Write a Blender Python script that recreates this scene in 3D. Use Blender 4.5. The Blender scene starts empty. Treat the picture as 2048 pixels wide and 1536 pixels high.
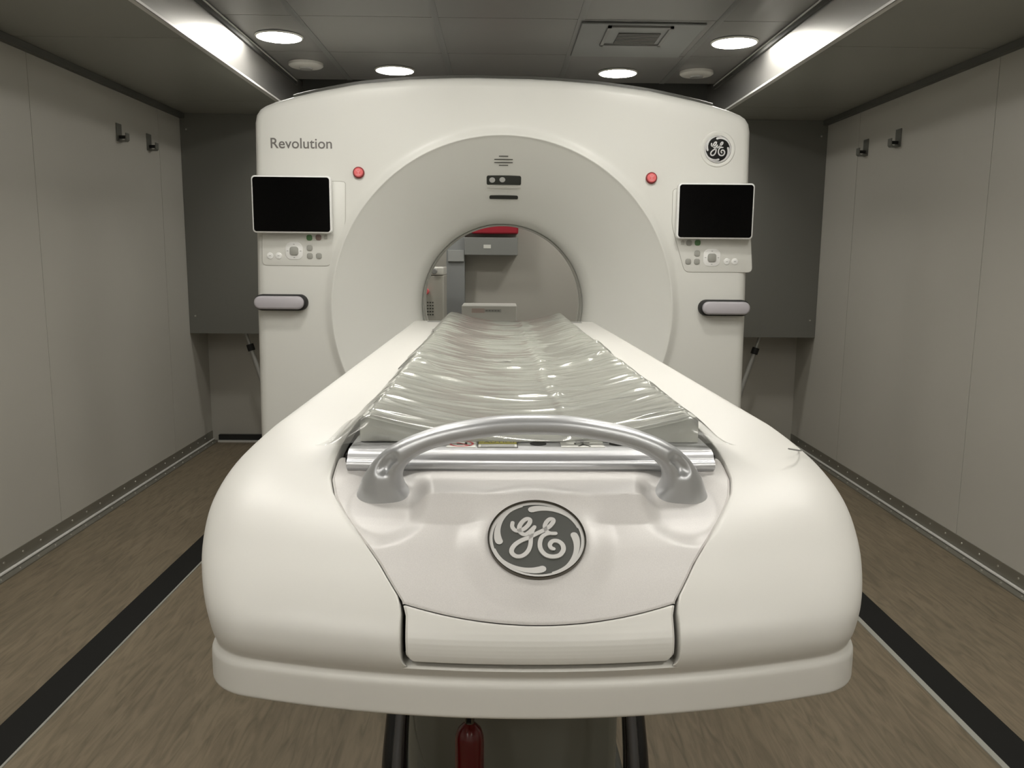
import bpy, math, random
import numpy as np
from mathutils import Vector, Matrix
random.seed(7); rng = np.random.RandomState(7)
C = bpy.context.scene.collection
SC = bpy.context.scene
# ------------------------------------------------------------ camera
F, YAW, PITCH, ROLL = 1660.0, .0155, .1527, .0087
fw = Vector((math.sin(YAW)*math.cos(PITCH), math.cos(YAW)*math.cos(PITCH), -math.sin(PITCH)))
r0 = Vector((math.cos(YAW), -math.sin(YAW), 0)); u0 = r0.cross(fw)
rr = r0*math.cos(ROLL)+u0*math.sin(ROLL); uu = -r0*math.sin(ROLL)+u0*math.cos(ROLL)
cam = bpy.data.cameras.new('camera'); co = bpy.data.objects.new('camera', cam); C.objects.link(co)
M = Matrix.Identity(4)
for i in range(3):
    M[i][0] = rr[i]; M[i][1] = uu[i]; M[i][2] = -fw[i]; M[i][3] = (-.028, 0, 1.2)[i]
co.matrix_world = M
cam.sensor_width = 36; cam.lens = F/2048*36; cam.clip_start = .02
SC.camera = co
# ------------------------------------------------------------ world and exposure
w = bpy.data.worlds.new('world'); SC.world = w; w.use_nodes = True
w.node_tree.nodes['Background'].inputs[0].default_value = (.01, .01, .01, 1)
SC.view_settings.view_transform = 'Standard'; SC.view_settings.look = 'None'
SC.view_settings.gamma = 1; SC.view_settings.exposure = 0.0
LAMP = 62.0     # strength of each ceiling downlight
LAMP_COL = (1.0, .968, .90)

# ------------------------------------------------------------ materials
def mat(name, col, rough=.5, metal=0, spec=.5, coat=0, noise=None, bump=None, emit=0):
    m = bpy.data.materials.new(name); m.use_nodes = True
    nt = m.node_tree; b = nt.nodes['Principled BSDF']
    b.inputs['Base Color'].default_value = (*col, 1); b.inputs['Roughness'].default_value = rough
    b.inputs['Metallic'].default_value = metal; b.inputs['Specular IOR Level'].default_value = spec
    b.inputs['Coat Weight'].default_value = coat; b.inputs['Coat Roughness'].default_value = .1
    if emit:
        b.inputs['Emission Color'].default_value = (*col, 1); b.inputs['Emission Strength'].default_value = emit
    tc = nt.nodes.new('ShaderNodeTexCoord')
    if noise:   # (scale xyz, amount)
        mp = nt.nodes.new('ShaderNodeMapping'); mp.inputs['Scale'].default_value = noise[0]
        nz = nt.nodes.new('ShaderNodeTexNoise'); nz.inputs['Scale'].default_value = 1; nz.inputs['Detail'].default_value = 5
        rp = nt.nodes.new('ShaderNodeValToRGB'); a = noise[1]
        rp.color_ramp.elements[0].position = .3; rp.color_ramp.elements[1].position = .7
        rp.color_ramp.elements[0].color = (*[c*(1-a) for c in col], 1); rp.color_ramp.elements[1].color = (*[min(1, c*(1+a)) for c in col], 1)
        nt.links.new(tc.outputs['Object'], mp.inputs[0]); nt.links.new(mp.outputs[0], nz.inputs[0])
        nt.links.new(nz.outputs[0], rp.inputs[0]); nt.links.new(rp.outputs[0], b.inputs['Base Color'])
    if bump:    # (scale xyz, strength, distance)
        mp = nt.nodes.new('ShaderNodeMapping'); mp.inputs['Scale'].default_value = bump[0]
        nz = nt.nodes.new('ShaderNodeTexNoise'); nz.inputs['Scale'].default_value = 1; nz.inputs['Detail'].default_value = 3
        bp = nt.nodes.new('ShaderNodeBump'); bp.inputs['Strength'].default_value = bump[1]; bp.inputs['Distance'].default_value = bump[2]
        nt.links.new(tc.outputs['Object'], mp.inputs[0]); nt.links.new(mp.outputs[0], nz.inputs[0])
        nt.links.new(nz.outputs[0], bp.inputs['Height']); nt.links.new(bp.outputs[0], b.inputs['Normal'])
    return m
WALL = mat('wall_panel_grey', (.455, .44, .395), .45, noise=((1.5, 1.5, 1.5), .03), bump=((3, 3, 1), .15, .003))
SOFF = mat('soffit_grey', (.28, .28, .25), .35, noise=((2, 2, 2), .03))
CEIL = mat('ceiling_lacquer', (.19, .186, .177), .38, coat=.2, noise=((3, 3, 3), .03), bump=((2.5, 2.5, 1), .25, .004))
SEAM = mat('dark_seam', (.05, .05, .045), .7)
JOINT = mat('joint_strip_grey', (.16, .16, .155), .3)
STEEL = mat('brushed_steel', (.58, .57, .545), .38, 1, coat=.8, bump=((1, 40, 3), .08, .001))
EDGE = mat('bright_edge_aluminium', (.8, .79, .76), .35, .35)
RAIL = mat('dull_aluminium_rail', (.30, .29, .25), .4, .7)
RIVET = mat('rivet_metal', (.75, .74, .7), .3, 1)
BULK = mat('bulkhead_dark_grey', (.145, .145, .128), .5)
BLACK = mat('black_rubber', (.012, .012, .011), .6)
GLOSSBLACK = mat('gloss_black_plastic', (.012, .013, .014), .12)
STRIPE = mat('black_floor_strip', (.010, .010, .009), .85, spec=.25)
GANTRY = mat('gantry_white_plastic', (.72, .72, .68), .38)
TABLE = mat('table_white_plastic', (.68, .67, .632), .40)
PEARL = mat('pearl_white_plastic', (.64, .62, .60), .36, noise=((900, 900, 900), .05))
SILVER = mat('satin_silver', (.50, .51, .52), .38, .65)
TRAY = mat('satin_silver_tray', (.60, .605, .62), .42, .7)
GLASS = mat('screen_glass', (.002, .002, .002), .12, spec=.12)
BEZEL = mat('screen_bezel_white', (.82, .82, .80), .35)
GREYTXT = mat('grey_lettering', (.16, .15, .14), .6)
RED = mat('emergency_red', (.80, .16, .17), .4)
REDDK = mat('dark_red_ring', (.25, .03, .03), .4)
REDPALE = mat('pale_red_mark', (.85, .35, .35), .5)
BTN = mat('button_grey', (.33, .33, .30), .5)
BTNG = mat('button_green', (.10, .22, .09), .5)
BTNR = mat('button_red_grey', (.26, .19, .17), .5)
LAV = mat('handle_lavender_grey', (.47, .45, .48), .35)
DKGREY = mat('dark_grey', (.06, .06, .05), .4)
MIDGREY = mat('mid_grey', (.30, .30, .29), .5)
EMBGREY = mat('emblem_dark_grey', (.06, .062, .055), .55)
EMBLIGHT = mat('emblem_light_grey', (.56, .55, .53), .45)
CHROME = mat('chrome', (.80, .80, .80), .28, .8)
CHROMEDK = mat('dark_chrome_rim', (.16, .15, .13), .2, 1)
FOAM = mat('mattress_vinyl_grey', (.50, .505, .46), .5, noise=((4, 4, 4), .03))
PEDEST = mat('pedestal_grey', (.20, .20, .17), .5)
LABEL = mat('label_white', (.70, .70, .66), .5)
YEL = mat('label_yellow', (.55, .50, .10), .5)
REDLAB = mat('label_red', (.60, .12, .14), .5)
REDCAB = mat('red_box', (.34, .015, .03), .4)
EXT = mat('extinguisher_red', (.11, .0015, .003), .25, coat=.3)
UNIT = mat('unit_offwhite', (.50, .49, .44), .45)
DIFF = mat('lamp_diffuser', LAMP_COL, .5, emit=LAMP)
WHITEP = mat('white_fitting_plastic', (.62, .61, .57), .4)
def floor_mat():
    m = bpy.data.materials.new('vinyl_wood_floor'); m.use_nodes = True; nt = m.node_tree; b = nt.nodes['Principled BSDF']
    N = nt.nodes.new; Lk = nt.links.new
    tc = N('ShaderNodeTexCoord'); mp = N('ShaderNodeMapping'); mp.inputs['Scale'].default_value = (42, 5.0, 1)
    mp.inputs['Rotation'].default_value = (0, 0, .12)
    nz = N('ShaderNodeTexNoise'); nz.inputs['Scale'].default_value = 1; nz.inputs['Detail'].default_value = 6; nz.inputs['Distortion'].default_value = 1.6
    rp = N('ShaderNodeValToRGB'); e = rp.color_ramp.elements
    e[0].position = .30; e[0].color = (.130, .106, .071, 1); e[1].position = .62; e[1].color = (.212, .172, .118, 1)
    x = e.new(.42); x.color = (.166, .134, .091, 1); x = e.new(.8); x.color = (.225, .186, .132, 1)
    n2 = N('ShaderNodeTexNoise'); n2.inputs['Scale'].default_value = 2.2; n2.inputs['Detail'].default_value = 2
    r2 = N('ShaderNodeValToRGB'); r2.color_ramp.elements[0].color = (.86, .88, .86, 1); r2.color_ramp.elements[1].color = (1.1, 1.07, 1.05, 1)
    mx = N('ShaderNodeMixRGB'); mx.blend_type = 'MULTIPLY'; mx.inputs[0].default_value = 1
    Lk(tc.outputs['Object'], mp.inputs[0]); Lk(mp.outputs[0], nz.inputs[0]); Lk(nz.outputs[0], rp.inputs[0])
    Lk(tc.outputs['Object'], n2.inputs[0]); Lk(n2.outputs[0], r2.inputs[0]); Lk(rp.outputs[0], mx.inputs[1]); Lk(r2.outputs[0], mx.inputs[2])
    Lk(mx.outputs[0], b.inputs['Base Color']); b.inputs['Roughness'].default_value = .5
    return m
FLOOR = floor_mat()
def film_mat():
    m = bpy.data.materials.new('clear_plastic_film'); m.use_nodes = True; nt = m.node_tree
    for n in list(nt.nodes): nt.nodes.remove(n)
    N = nt.nodes.new; Lk = nt.links.new
    out = N('ShaderNodeOutputMaterial'); tr = N('ShaderNodeBsdfTransparent'); tr.inputs[0].default_value = (.97, .975, .965, 1)
    gl = N('ShaderNodeBsdfGlossy'); gl.inputs['Roughness'].default_value = .22; gl.inputs[0].default_value = (.95, .95, .93, 1)
    df = N('ShaderNodeBsdfDiffuse'); df.inputs[0].default_value = (.72, .72, .70, 1)
    fr = N('ShaderNodeFresnel'); fr.inputs[0].default_value = 1.6
    m1 = N('ShaderNodeMixShader'); m2 = N('ShaderNodeMixShader')
    add = N('ShaderNodeMath'); add.operation = 'ADD'; add.inputs[1].default_value = .02
    Lk(fr.outputs[0], add.inputs[0]); Lk(add.outputs[0], m2.inputs[0])
    m1.inputs[0].default_value = .10; Lk(tr.outputs[0], m1.inputs[1]); Lk(df.outputs[0], m1.inputs[2])
    Lk(m1.outputs[0], m2.inputs[1]); Lk(gl.outputs[0], m2.inputs[2]); Lk(m2.outputs[0], out.inputs[0])
    tc = N('ShaderNodeTexCoord'); mp = N('ShaderNodeMapping'); mp.inputs['Scale'].default_value = (5, 34, 5)
    nz = N('ShaderNodeTexNoise'); nz.inputs['Scale'].default_value = 1; nz.inputs['Detail'].default_value = 3; nz.inputs['Distortion'].default_value = .7
    bp = N('ShaderNodeBump'); bp.inputs['Strength'].default_value = .5; bp.inputs['Distance'].default_value = .003
    Lk(tc.outputs['Object'], mp.inputs[0]); Lk(mp.outputs[0], nz.inputs[0]); Lk(nz.outputs[0], bp.inputs['Height'])
    Lk(bp.outputs[0], gl.inputs['Normal']); Lk(bp.outputs[0], fr.inputs['Normal']); Lk(bp.outputs[0], df.inputs['Normal'])
    return m
FILM = film_mat()

# ------------------------------------------------------------ mesh helpers
class MB:
    def __init__(s): s.v = []; s.f = []
    def add(s, vs, fs):
        n = len(s.v); s.v += [tuple(map(float, p)) for p in vs]; s.f += [tuple(i+n for i in f) for f in fs]; return s
    def box(s, x0, x1, y0, y1, z0, z1):
        v = [(x, y, z) for x in (x0, x1) for y in (y0, y1) for z in (z0, z1)]
        return s.add(v, [(0, 1, 3, 2), (4, 6, 7, 5), (0, 4, 5, 1), (2, 3, 7, 6), (0, 2, 6, 4), (1, 5, 7, 3)])
    def grid(s, P, closed_u=False, closed_v=False):
        P = np.asarray(P); n, m = P.shape[:2]; f = []
        for i in range(n if closed_v else n-1):
            for j in range(m if closed_u else m-1):
                f.append((i*m+j, i*m+(j+1) % m, ((i+1) % n)*m+(j+1) % m, ((i+1) % n)*m+j))
        return s.add(P.reshape(-1, 3), f)
    def prism(s, pts, frame, d0, d1, bev=0.0):
        """closed outline pts (a,b) in frame(a,b,d)->xyz, from depth d0 (front) to d1, optional bevel at the front"""
        n = len(pts); rows = []
        c = np.mean(pts, axis=0); P = np.array(pts, float)
        def inset(t):
            q = []
            for i in range(n):
                a = P[i-1]; b = P[i]; e = P[(i+1) % n]
                t1 = b-a; t2 = e-b; t1 = t1/(np.linalg.norm(t1)+1e-12); t2 = t2/(np.linalg.norm(t2)+1e-12)
                nn = np.array([-(t1+t2)[1], (t1+t2)[0]]); nn = nn/(np.linalg.norm(nn)+1e-12)
                if orient < 0: nn = -nn
                q.append(b+nn*t)
            return q
        orient = sum(P[i-1][0]*P[i][1]-P[i][0]*P[i-1][1] for i in range(n))
        sg = 1 if d1 > d0 else -1
        if bev: rows = [(bev, 0), (bev*.3, bev*.3), (0, bev)]
        else: rows = [(0, 0)]
        R = [[frame(a, b, d0+sg*dd) for a, b in inset(t)] for t, dd in rows]
        R.append([frame(a, b, d1) for a, b in P])
        base = []; k = len(R)
        vs = [p for r in R for p in r]; fs = [tuple(range(n)), tuple(range((k-1)*n, k*n))[::-1]]
        for i in range(k-1):
            for j in range(n): fs.append((i*n+j, (i+1)*n+j, (i+1)*n+(j+1) % n, i*n+(j+1) % n))
        return s.add(vs, fs)
    def tube(s, pts, rad, seg=12, caps=True):
        pts = [Vector(p) for p in pts]; n = len(pts); rad = rad if hasattr(rad, '__len__') else [rad]*n
        up = Vector((0, 0, 1)); R = []
        t0 = (pts[1]-pts[0]).normalized()
        if abs(t0.dot(up)) > .9: up = Vector((0, 1, 0))
        a = t0.cross(up).normalized()
        for i in range(n):
            t = (pts[min(i+1, n-1)]-pts[max(i-1, 0)]).normalized()
            a = (a-t*a.dot(t)).normalized(); b = t.cross(a)
            R.append([pts[i]+(a*math.cos(2*math.pi*k/seg)+b*math.sin(2*math.pi*k/seg))*rad[i] for k in range(seg)])
        nb = len(s.v); s.grid(np.array([[tuple(p) for p in r] for r in R]), closed_u=True)
        if caps: s.f += [tuple(nb+k for k in range(seg))[::-1], tuple(nb+(n-1)*seg+k for k in range(seg))]
        return s
    def lathe(s, prof, center, axis='z', seg=40):
        """prof: (r, h) list; axis direction"""
        R = []
        for r, h in prof:
            row = []
            for k in range(seg):
                c_, s_ = math.cos(2*math.pi*k/seg)*r, math.sin(2*math.pi*k/seg)*r
                row.append({'z': (center[0]+c_, center[1]+s_, center[2]+h), 'y': (center[0]+c_, center[1]+h, center[2]+s_), 'x': (center[0]+h, center[1]+c_, center[2]+s_)}[axis])
            R.append(row)
        nb = len(s.v); s.grid(np.array(R), closed_u=True)
        n = len(prof)
        if prof[0][0] > 1e-6: s.f.append(tuple(nb+k for k in range(seg)))
        if prof[-1][0] > 1e-6: s.f.append(tuple(nb+(n-1)*seg+k for k in range(seg))[::-1])
        return s
    def build(s, name, m, parent=None, smooth=30, bevel=0, **tags):
        me = bpy.data.meshes.new(name); me.from_pydata(s.v, [], s.f); me.validate()
        import bmesh
        b = bmesh.new(); b.from_mesh(me); bmesh.ops.remove_doubles(b, verts=b.verts, dist=1e-6)
        bmesh.ops.recalc_face_normals(b, faces=b.faces); b.to_mesh(me); b.free()
        me.materials.append(m)
        if smooth:
            me.polygons.foreach_set('use_smooth', [True]*len(me.polygons)); me.set_sharp_from_angle(angle=math.radians(smooth))
        o = bpy.data.objects.new(name, me); C.objects.link(o); o.parent = parent
        if bevel:
            md = o.modifiers.new('bevel', 'BEVEL'); md.width = bevel; md.segments = 3; md.limit_method = 'ANGLE'
        for k, v in tags.items(): o[k] = v
        return o
def empty(name, loc=(0, 0, 0), rz=0, **tags):
    o = bpy.data.objects.new(name, None); C.objects.link(o); o.location = loc; o.rotation_euler = (0, 0, rz); o.empty_display_size = .1
    for k, v in tags.items(): o[k] = v
    return o
def rrect(w, h, r, cx=0, cy=0, n=6):
    out = []
    for sx, sy, a0 in ((1, 1, 0), (-1, 1, 90), (-1, -1, 180), (1, -1, 270)):
        for k in range(n+1):
            a = math.radians(a0+90*k/n); out.append((cx+sx*(w/2-r)+r*math.cos(a), cy+sy*(h/2-r)+r*math.sin(a)))
    return out
def roundpoly(pts, r, n=5):
    out = []; m = len(pts)
    for i in range(m):
        a, b, c = (Vector(pts[i-1]), Vector(pts[i]), Vector(pts[(i+1) % m]))
        d1 = (a-b); d2 = (c-b); rr_ = min(r, d1.length*.45, d2.length*.45)
        p = b+d1.normalized()*rr_; q = b+d2.normalized()*rr_
        for k in range(n+1):
            t = k/n; out.append(tuple(p*(1-t)**2+b*2*t*(1-t)+q*t*t))
    return out
def circ(r, n=32, cx=0, cy=0): return [(cx+r*math.cos(2*math.pi*k/n), cy+r*math.sin(2*math.pi*k/n)) for k in range(n)]
def catmull(pts, per=8):
    P = [np.array(p, float) for p in pts]; P = [2*P[0]-P[1]]+P+[2*P[-1]-P[-2]]; out = []
    for i in range(1, len(P)-2):
        for k in range(per):
            t = k/per; a, b, c, d = P[i-1:i+3]
            out.append(.5*((2*b)+(-a+c)*t+(2*a-5*b+4*c-d)*t*t+(-a+3*b-3*c+d)*t**3))
    out.append(P[-2]); return np.array(out)
def text_obj(s, size, m, parent, name, mtx, thick=.0004, **tags):
    cu = bpy.data.curves.new(name, 'FONT'); cu.body = s; cu.size = size; cu.extrude = thick; cu.offset = size*.008; cu.align_x = 'CENTER'; cu.align_y = 'CENTER'
    t = bpy.data.objects.new(name, cu); C.objects.link(t)
    dg = bpy.context.evaluated_depsgraph_get(); me = bpy.data.meshes.new_from_object(t.evaluated_get(dg))
    bpy.data.objects.remove(t); me.materials.clear(); me.materials.append(m)
    o = bpy.data.objects.new(name, me); C.objects.link(o); o.parent = parent; o.matrix_local = mtx
    for k, v in tags.items(): o[k] = v
    return o
FRONT = Matrix(((1, 0, 0, 0), (0, 0, -1, 0), (0, 1, 0, 0), (0, 0, 0, 1)))   # text facing -Y

# ------------------------------------------------------------ the room
WX, XS, ZS, ZC, YB, YF_ = 1.887, 1.197, 2.0, 2.18, 5.3, -1.9
MB().box(-WX-.1, WX+.1, YF_-.1, YB+.1, -.1, 0).build('floor', FLOOR, kind='structure')
def side_wall(sgn, seams, name):
    m = MB(); ys = [YF_]+seams+[YB]
    for a, b in zip(ys[:-1], ys[1:]):
        x0, x1 = sorted((sgn*WX, sgn*(WX+.02))); m.box(x0, x1, a+.0017, b-.0017, 0, ZS+.02)
    o = m.build(name, WALL, kind='structure')
    x0, x1 = sorted((sgn*(WX+.006), sgn*(WX+.09)))
    MB().box(x0, x1, YF_-.1, YB+.1, 0, ZS+.02).build('seam_backing', SEAM, o)
side_wall(-1, [-.35, .91, 2.17, 3.43, 4.69], 'wall_left')
side_wall(1, [-.45, .81, 2.06, 3.31, 4.56], 'wall_right')
wb = MB().box(-WX-.1, WX+.1, YB, YB+.1, 0, 2.45).build('wall_back', WALL, kind='structure')
MB().box(-WX-.1, WX+.1, YF_-.1, YF_, 0, 2.3).build('wall_front', mat('bounce_wall_white', (.66, .64, .60), .5), kind='structure')  # unseen wall behind the camera, coloured white to bounce more light
# centre ceiling of lacquered panels
m = MB()
xs_ = [-XS, -.885, -.305, .305, .885, XS]; ys_ = [YF_, -.83, -.19, .45, 1.09, 1.73, 2.37, 3.01, 3.65, 4.27, 4.92]
for a, b in zip(xs_[:-1], xs_[1:]):
    for c_, d_ in zip(ys_[:-1], ys_[1:]): m.box(a+.002, b-.002, c_+.002, d_-.002, ZC, ZC+.012)
ceil = m.build('ceiling', CEIL, kind='structure')
MB().box(-XS-.06, XS+.06, YF_-.1, 4.92, ZC+.008, ZC+.06).build('seam_backing', SEAM, ceil)
m = MB()
for x in (-.885, -.305, .305, .885): m.box(x-.014, x+.014, YF_, 4.92, ZC-.002, ZC+.004)
m.build('joint_strip', JOINT, ceil)
# recess beyond the end of the ceiling, its shade painted in black and dark grey
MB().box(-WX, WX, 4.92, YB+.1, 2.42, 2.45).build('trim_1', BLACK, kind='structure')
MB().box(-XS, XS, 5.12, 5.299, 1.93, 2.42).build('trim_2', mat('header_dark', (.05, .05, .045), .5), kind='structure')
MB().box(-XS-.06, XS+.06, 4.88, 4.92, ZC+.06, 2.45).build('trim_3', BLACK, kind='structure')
# side soffits, fascias and mouldings
for i, s in enumerate((-1, 1)):
    sd = ('left', 'right')[i]
    m = MB(); ys = [YF_, -.5, .75, 2.0, 3.3, 4.6, YB]
    for a, b in zip(ys[:-1], ys[1:]):
        x0, x1 = sorted((s*(XS+.012), s*WX)); m.box(x0, x1, a+.0018, b-.0018, ZS, ZS+.015)
    o = m.build('trim_%d' % (24+i), SOFF, kind='structure')
    x0, x1 = sorted((s*(XS+.03), s*(WX+.1))); MB().box(x0, x1, YF_-.1, YB+.1, ZS+.008, ZS+.05).build('seam_backing', SEAM, o)
    x0, x1 = sorted((s*XS, s*(XS+.012)))
    MB().box(x0, x1, YF_, YB-.001, ZS+.006, ZC+.02).build('trim_%d' % (4+i), STEEL, kind='structure', label='brushed steel fascia beside the centre ceiling')
    m = MB(); x0, x1 = sorted((s*(XS-.003), s*(XS+.02))); m.box(x0, x1, YF_, YB-.001, ZS-.005, ZS-.001)
    x0, x1 = sorted((s*(XS-.004), s*(XS))); m.box(x0, x1, YF_, YB-.001, ZS-.005, ZS+.004)
    m.build('trim_%d' % (6+i), EDGE, kind='structure')
    m = MB(); x0, x1 = sorted((s*(XS-.016), s*(XS-.001)))
    m.box(x0, x1, YF_, 4.92, ZC-.012, ZC-.006)
    m.build('trim_%d' % (8+i), EDGE, kind='structure')
    m = MB(); x0, x1 = sorted((s*(XS-.012), s*(XS))); m.box(x0, x1, YF_, 4.92, ZC-.03, ZC-.012)
    m.build('trim_%d' % (10+i), SEAM, kind='structure')
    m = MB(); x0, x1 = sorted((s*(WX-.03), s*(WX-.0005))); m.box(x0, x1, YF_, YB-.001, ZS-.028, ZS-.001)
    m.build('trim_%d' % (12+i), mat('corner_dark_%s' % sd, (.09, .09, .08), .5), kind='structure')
    # riveted kick rail: wall flange, hinge bead, floor flange
    m = MB(); x0, x1 = sorted((s*(WX-.004), s*(WX-.0005))); m.box(x0, x1, YF_, YB-.001, .018, .068)
    x0, x1 = sorted((s*(WX-.045), s*(WX-.001))); m.box(x0, x1, YF_, YB-.001, .0005, .005)
    ob = m.build('baseboard_'+sd, RAIL, kind='structure')
    MB().tube([(s*(WX-.009), YF_, .012), (s*(WX-.009), YB-.002, .012)], .006, 10).build('hinge_bead', EDGE, ob)
    m = MB(); y = .6
    while y < YB-.05:
        m.lathe([(.0045, 0), (.004, -s*.0025), (0, -s*.003)], (s*(WX-.004), y, .046), 'x', 8)
        m.lathe([(.0045, 0), (.004, .0025), (0, .003)], (s*(WX-.029), y+.06, .005), 'z', 8)
        y += .1265
    m.build('rivets', RIVET, ob, kind='stuff')
    # black floor strips and the aluminium profile along their inner edge
    x0, x1 = sorted((s*1.197, s*1.299)); MB().box(x0, x1, YF_, YB-.001, .0003, .003).build('trim_%d' % (14+i), STRIPE, kind='structure')
    wd = .006 if s < 0 else .017
    x0, x1 = sorted((s*(1.196-wd), s*1.196)); MB().box(x0, x1, YF_, YB-.001, .0003, .004).build('trim_%d' % (16+i), mat('floor_profile_%s' % sd, (.42, .42, .38), .45, .3), kind='structure')
    # dark bulkheads filling the upper end of each side bay
    x0, x1 = sorted((s*1.20, s*(WX-.001))); o = MB().box(x0, x1, 5.0, YB-.001, .727, ZS-.001).build('trim_%d' % (18+i), BULK, kind='structure')
    m = MB()
    for z in (.83, 1.91): m.lathe([(.006, 0), (.005, -.003), (0, -.004)], (s*1.85, 5.0, z), 'y', 10)
    m.build('screws', RIVET, o)
    x0, x1 = sorted((s*1.30, s*(WX-.05))); MB().box(x0, x1, YB-.03, YB-.001, .012, .045).build('trim_%d' % (20+i), BLACK, kind='structure')
    x0, x1 = sorted((s*1.30, s*(WX-.05))); MB().box(x0, x1, YB-.05, YB-.031, .0005, .012).build('trim_%d' % (22+i), EDGE, kind='structure')

# ------------------------------------------------------------ downlights
def downlight(x, y, label):
    t = empty('downlight', (x, y, ZC), label=label, category='ceiling light', group='round downlights in the ceiling')
    MB().lathe([(.103, -.001), (.107, -.004), (.104, -.009), (.099, -.010), (.0985, -.001)], (0, 0, 0), 'z', 48).build('rim', WHITEP, t)
    MB().lathe([(0, -.0085), (.098, -.0085), (.098, -.002)], (0, 0, 0), 'z', 48).build('diffuser', DIFF, t, label='glowing round diffuser')
vis = {(-1.037, 3.976): 'lit round downlight at far left of the ceiling, beside the left steel fascia',
       (1.037, 3.976): 'lit round downlight at far right of the ceiling, beside the right steel fascia',
       (-.596, 4.64): 'smaller-looking lit downlight just above the gantry, left of centre',
       (.596, 4.64): 'smaller-looking lit downlight just above the gantry, right of centre below the vent'}
for (x, y), l in vis.items(): downlight(x, y, l)
for i, (xx, y) in enumerate(((.596, 2.55), (.0, 2.10), (1.037, 1.85), (.596, 1.35), (1.037, .0), (.596, -.35), (1.037, -1.4))):
    for x in ((-xx, xx) if xx else (0,)):
        downlight(x, y, '%s %s round downlight overhead, out of frame %s' % (('left' if x < 0 else 'right' if x > 0 else 'central'), ('inner' if xx < 1 else 'outer'), ('above the far half of the couch', 'above the middle of the couch', 'above the couch', 'over the near half of the couch', 'level with the camera', 'behind the camera', 'behind the camera')[i]))
# smoke detectors
for x, y, l in ((-1.04, 4.516, 'white round detector on the ceiling left of the gantry top'), (1.011, 4.604, 'white round detector on the ceiling right of the gantry top')):
    t = empty('smoke_detector', (x, y, ZC), label=l, category='smoke detector', group='ceiling detectors')
    MB().lathe([(.088, -.001), (.088, -.014), (.080, -.020), (.06, -.024), (0, -.026)], (0, 0, 0), 'z', 40).build('housing', WHITEP, t)
    MB().lathe([(.035, -.025), (.033, -.032), (0, -.034)], (0, 0, 0), 'z', 28).build('sensor_cap', MIDGREY, t)
# ceiling vent
t = empty('ceiling_vent', (.575, 3.97, ZC), label='grey square ceiling air vent panel with a small recessed grille, right of centre', category='vent')
m = MB(); m.box(-.265, .265, -.29, .29, -.010, -.001)
m.build('panel', mat('vent_panel_grey', (.20, .205, .20), .35), t, bevel=.004)
m = MB()
for a in ((-.15, -.135, -.27, .05), (.115, .13, -.27, .05), (-.15, .13, -.27, -.255), (-.15, .13, .035, .05)): m.box(a[0], a[1], a[2], a[3], -.018, -.0101)
m.build('frame', mat('vent_frame_grey', (.20, .20, .19), .4), t)
m = MB()
for k in range(9): y = -.155+k*.02; m.box(-.09, .095, y, y+.012, -.015, -.0101)
m.build('grille', mat('vent_grille_grey', (.11, .11, .10), .5), t)

# ------------------------------------------------------------ wall hooks
def hook(s, y, label):
    t = empty('wall_hook', (s*(WX-.0008), y, 1.735), label=label, category='hook', group='metal hooks high on the side walls')
    HM = bpy.data.materials.get('hook_metal') or mat('hook_metal', (.17, .17, .15), .45, .3)
    x0, x1 = sorted((0, -s*.004)); MB().box(x0, x1, -.028, .028, 0, .085).build('back_plate', HM, t)
    m = MB(); f = lambda a, b, d: (-s*(.004+a), d, b)
    m.prism([(0, 0), (.032, 0), (.040, .008), (.040, .040), (.035, .040), (.035, .012), (.030, .006), (0, .006)], f, -.018, .018); m.build('arm', HM, t)
    MB().lathe([(.008, -s*.004), (.008, -s*.036), (0, -s*.036)], (0, 0, .022), 'x', 14).build('rubber_stud', BLACK, t)
hook(-1, 4.20, 'grey metal hook on the left wall, nearer of its pair and further from the corner')
hook(-1, 4.55, 'grey metal hook on the left wall, the one nearer the dark bulkhead')
hook(1, 4.10, 'grey metal hook on the right wall, nearer of its pair and further from the corner')
hook(1, 4.46, 'grey metal hook on the right wall, the one nearer the dark bulkhead')
# diagonal struts under the bulkheads
for s, l in ((-1, 'thin grey diagonal strut with black clamp left of the gantry'), (1, 'thin grey diagonal strut with black clamp right of the gantry')):
    t = empty('support_strut', (s*1.25, 5.12, 0), label=l, category='strut', group='struts under the bulkheads')
    SM = bpy.data.materials.get('strut_grey') or mat('strut_grey', (.42, .42, .40), .4, .3)
    a = Vector((s*.34, 0, .722)); b = Vector((s*.12, -.03, .005)); q = a.lerp(b, .13)
    MB().tube([a, q], .010, 14).build('inner_tube', SM, t); MB().tube([q, b], .014, 14).build('outer_tube', SM, t)
    MB().tube([a.lerp(b, .10), a.lerp(b, .155)], .022, 14).build('clamp', BLACK, t)

# ------------------------------------------------------------ things seen through the bore
t = empty('equipment_post', (-.305, 5.24, 0), label='tall grey metal cable post standing against the back wall', category='post')
PG = mat('post_grey', (.26, .27, .27), .45)
MB().box(-.055, .058, -.045, .055, 0, 1.6).build('column', PG, t, bevel=.003)
MB().box(-.045, .055, -.06, -.0455, 1.165, 1.235).build('junction_box', mat('junction_grey', (.34, .35, .34), .45), t, bevel=.002)
t = empty('wall_shelf_box', (-.085, 5.2, 1.205), label='flat grey metal box on the back wall under the red case', category='wall box')
MB().box(-.163, .165, -.03, .095, 0, .108).build('case', mat('shelf_box_grey', (.22, .225, .215), .5), t, bevel=.003)
MB().box(-.045, .0, -.0325, -.0302, .042, .064).build('white_label', LABEL, t)
t = empty('red_wall_case', (-.06, 5.2, 1.335), label='dark red case on the back wall glimpsed at the top of the bore', category='wall box')
MB().box(-.145, .143, -.03, .095, 0, .16).build('case', REDCAB, t, bevel=.01)
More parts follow.
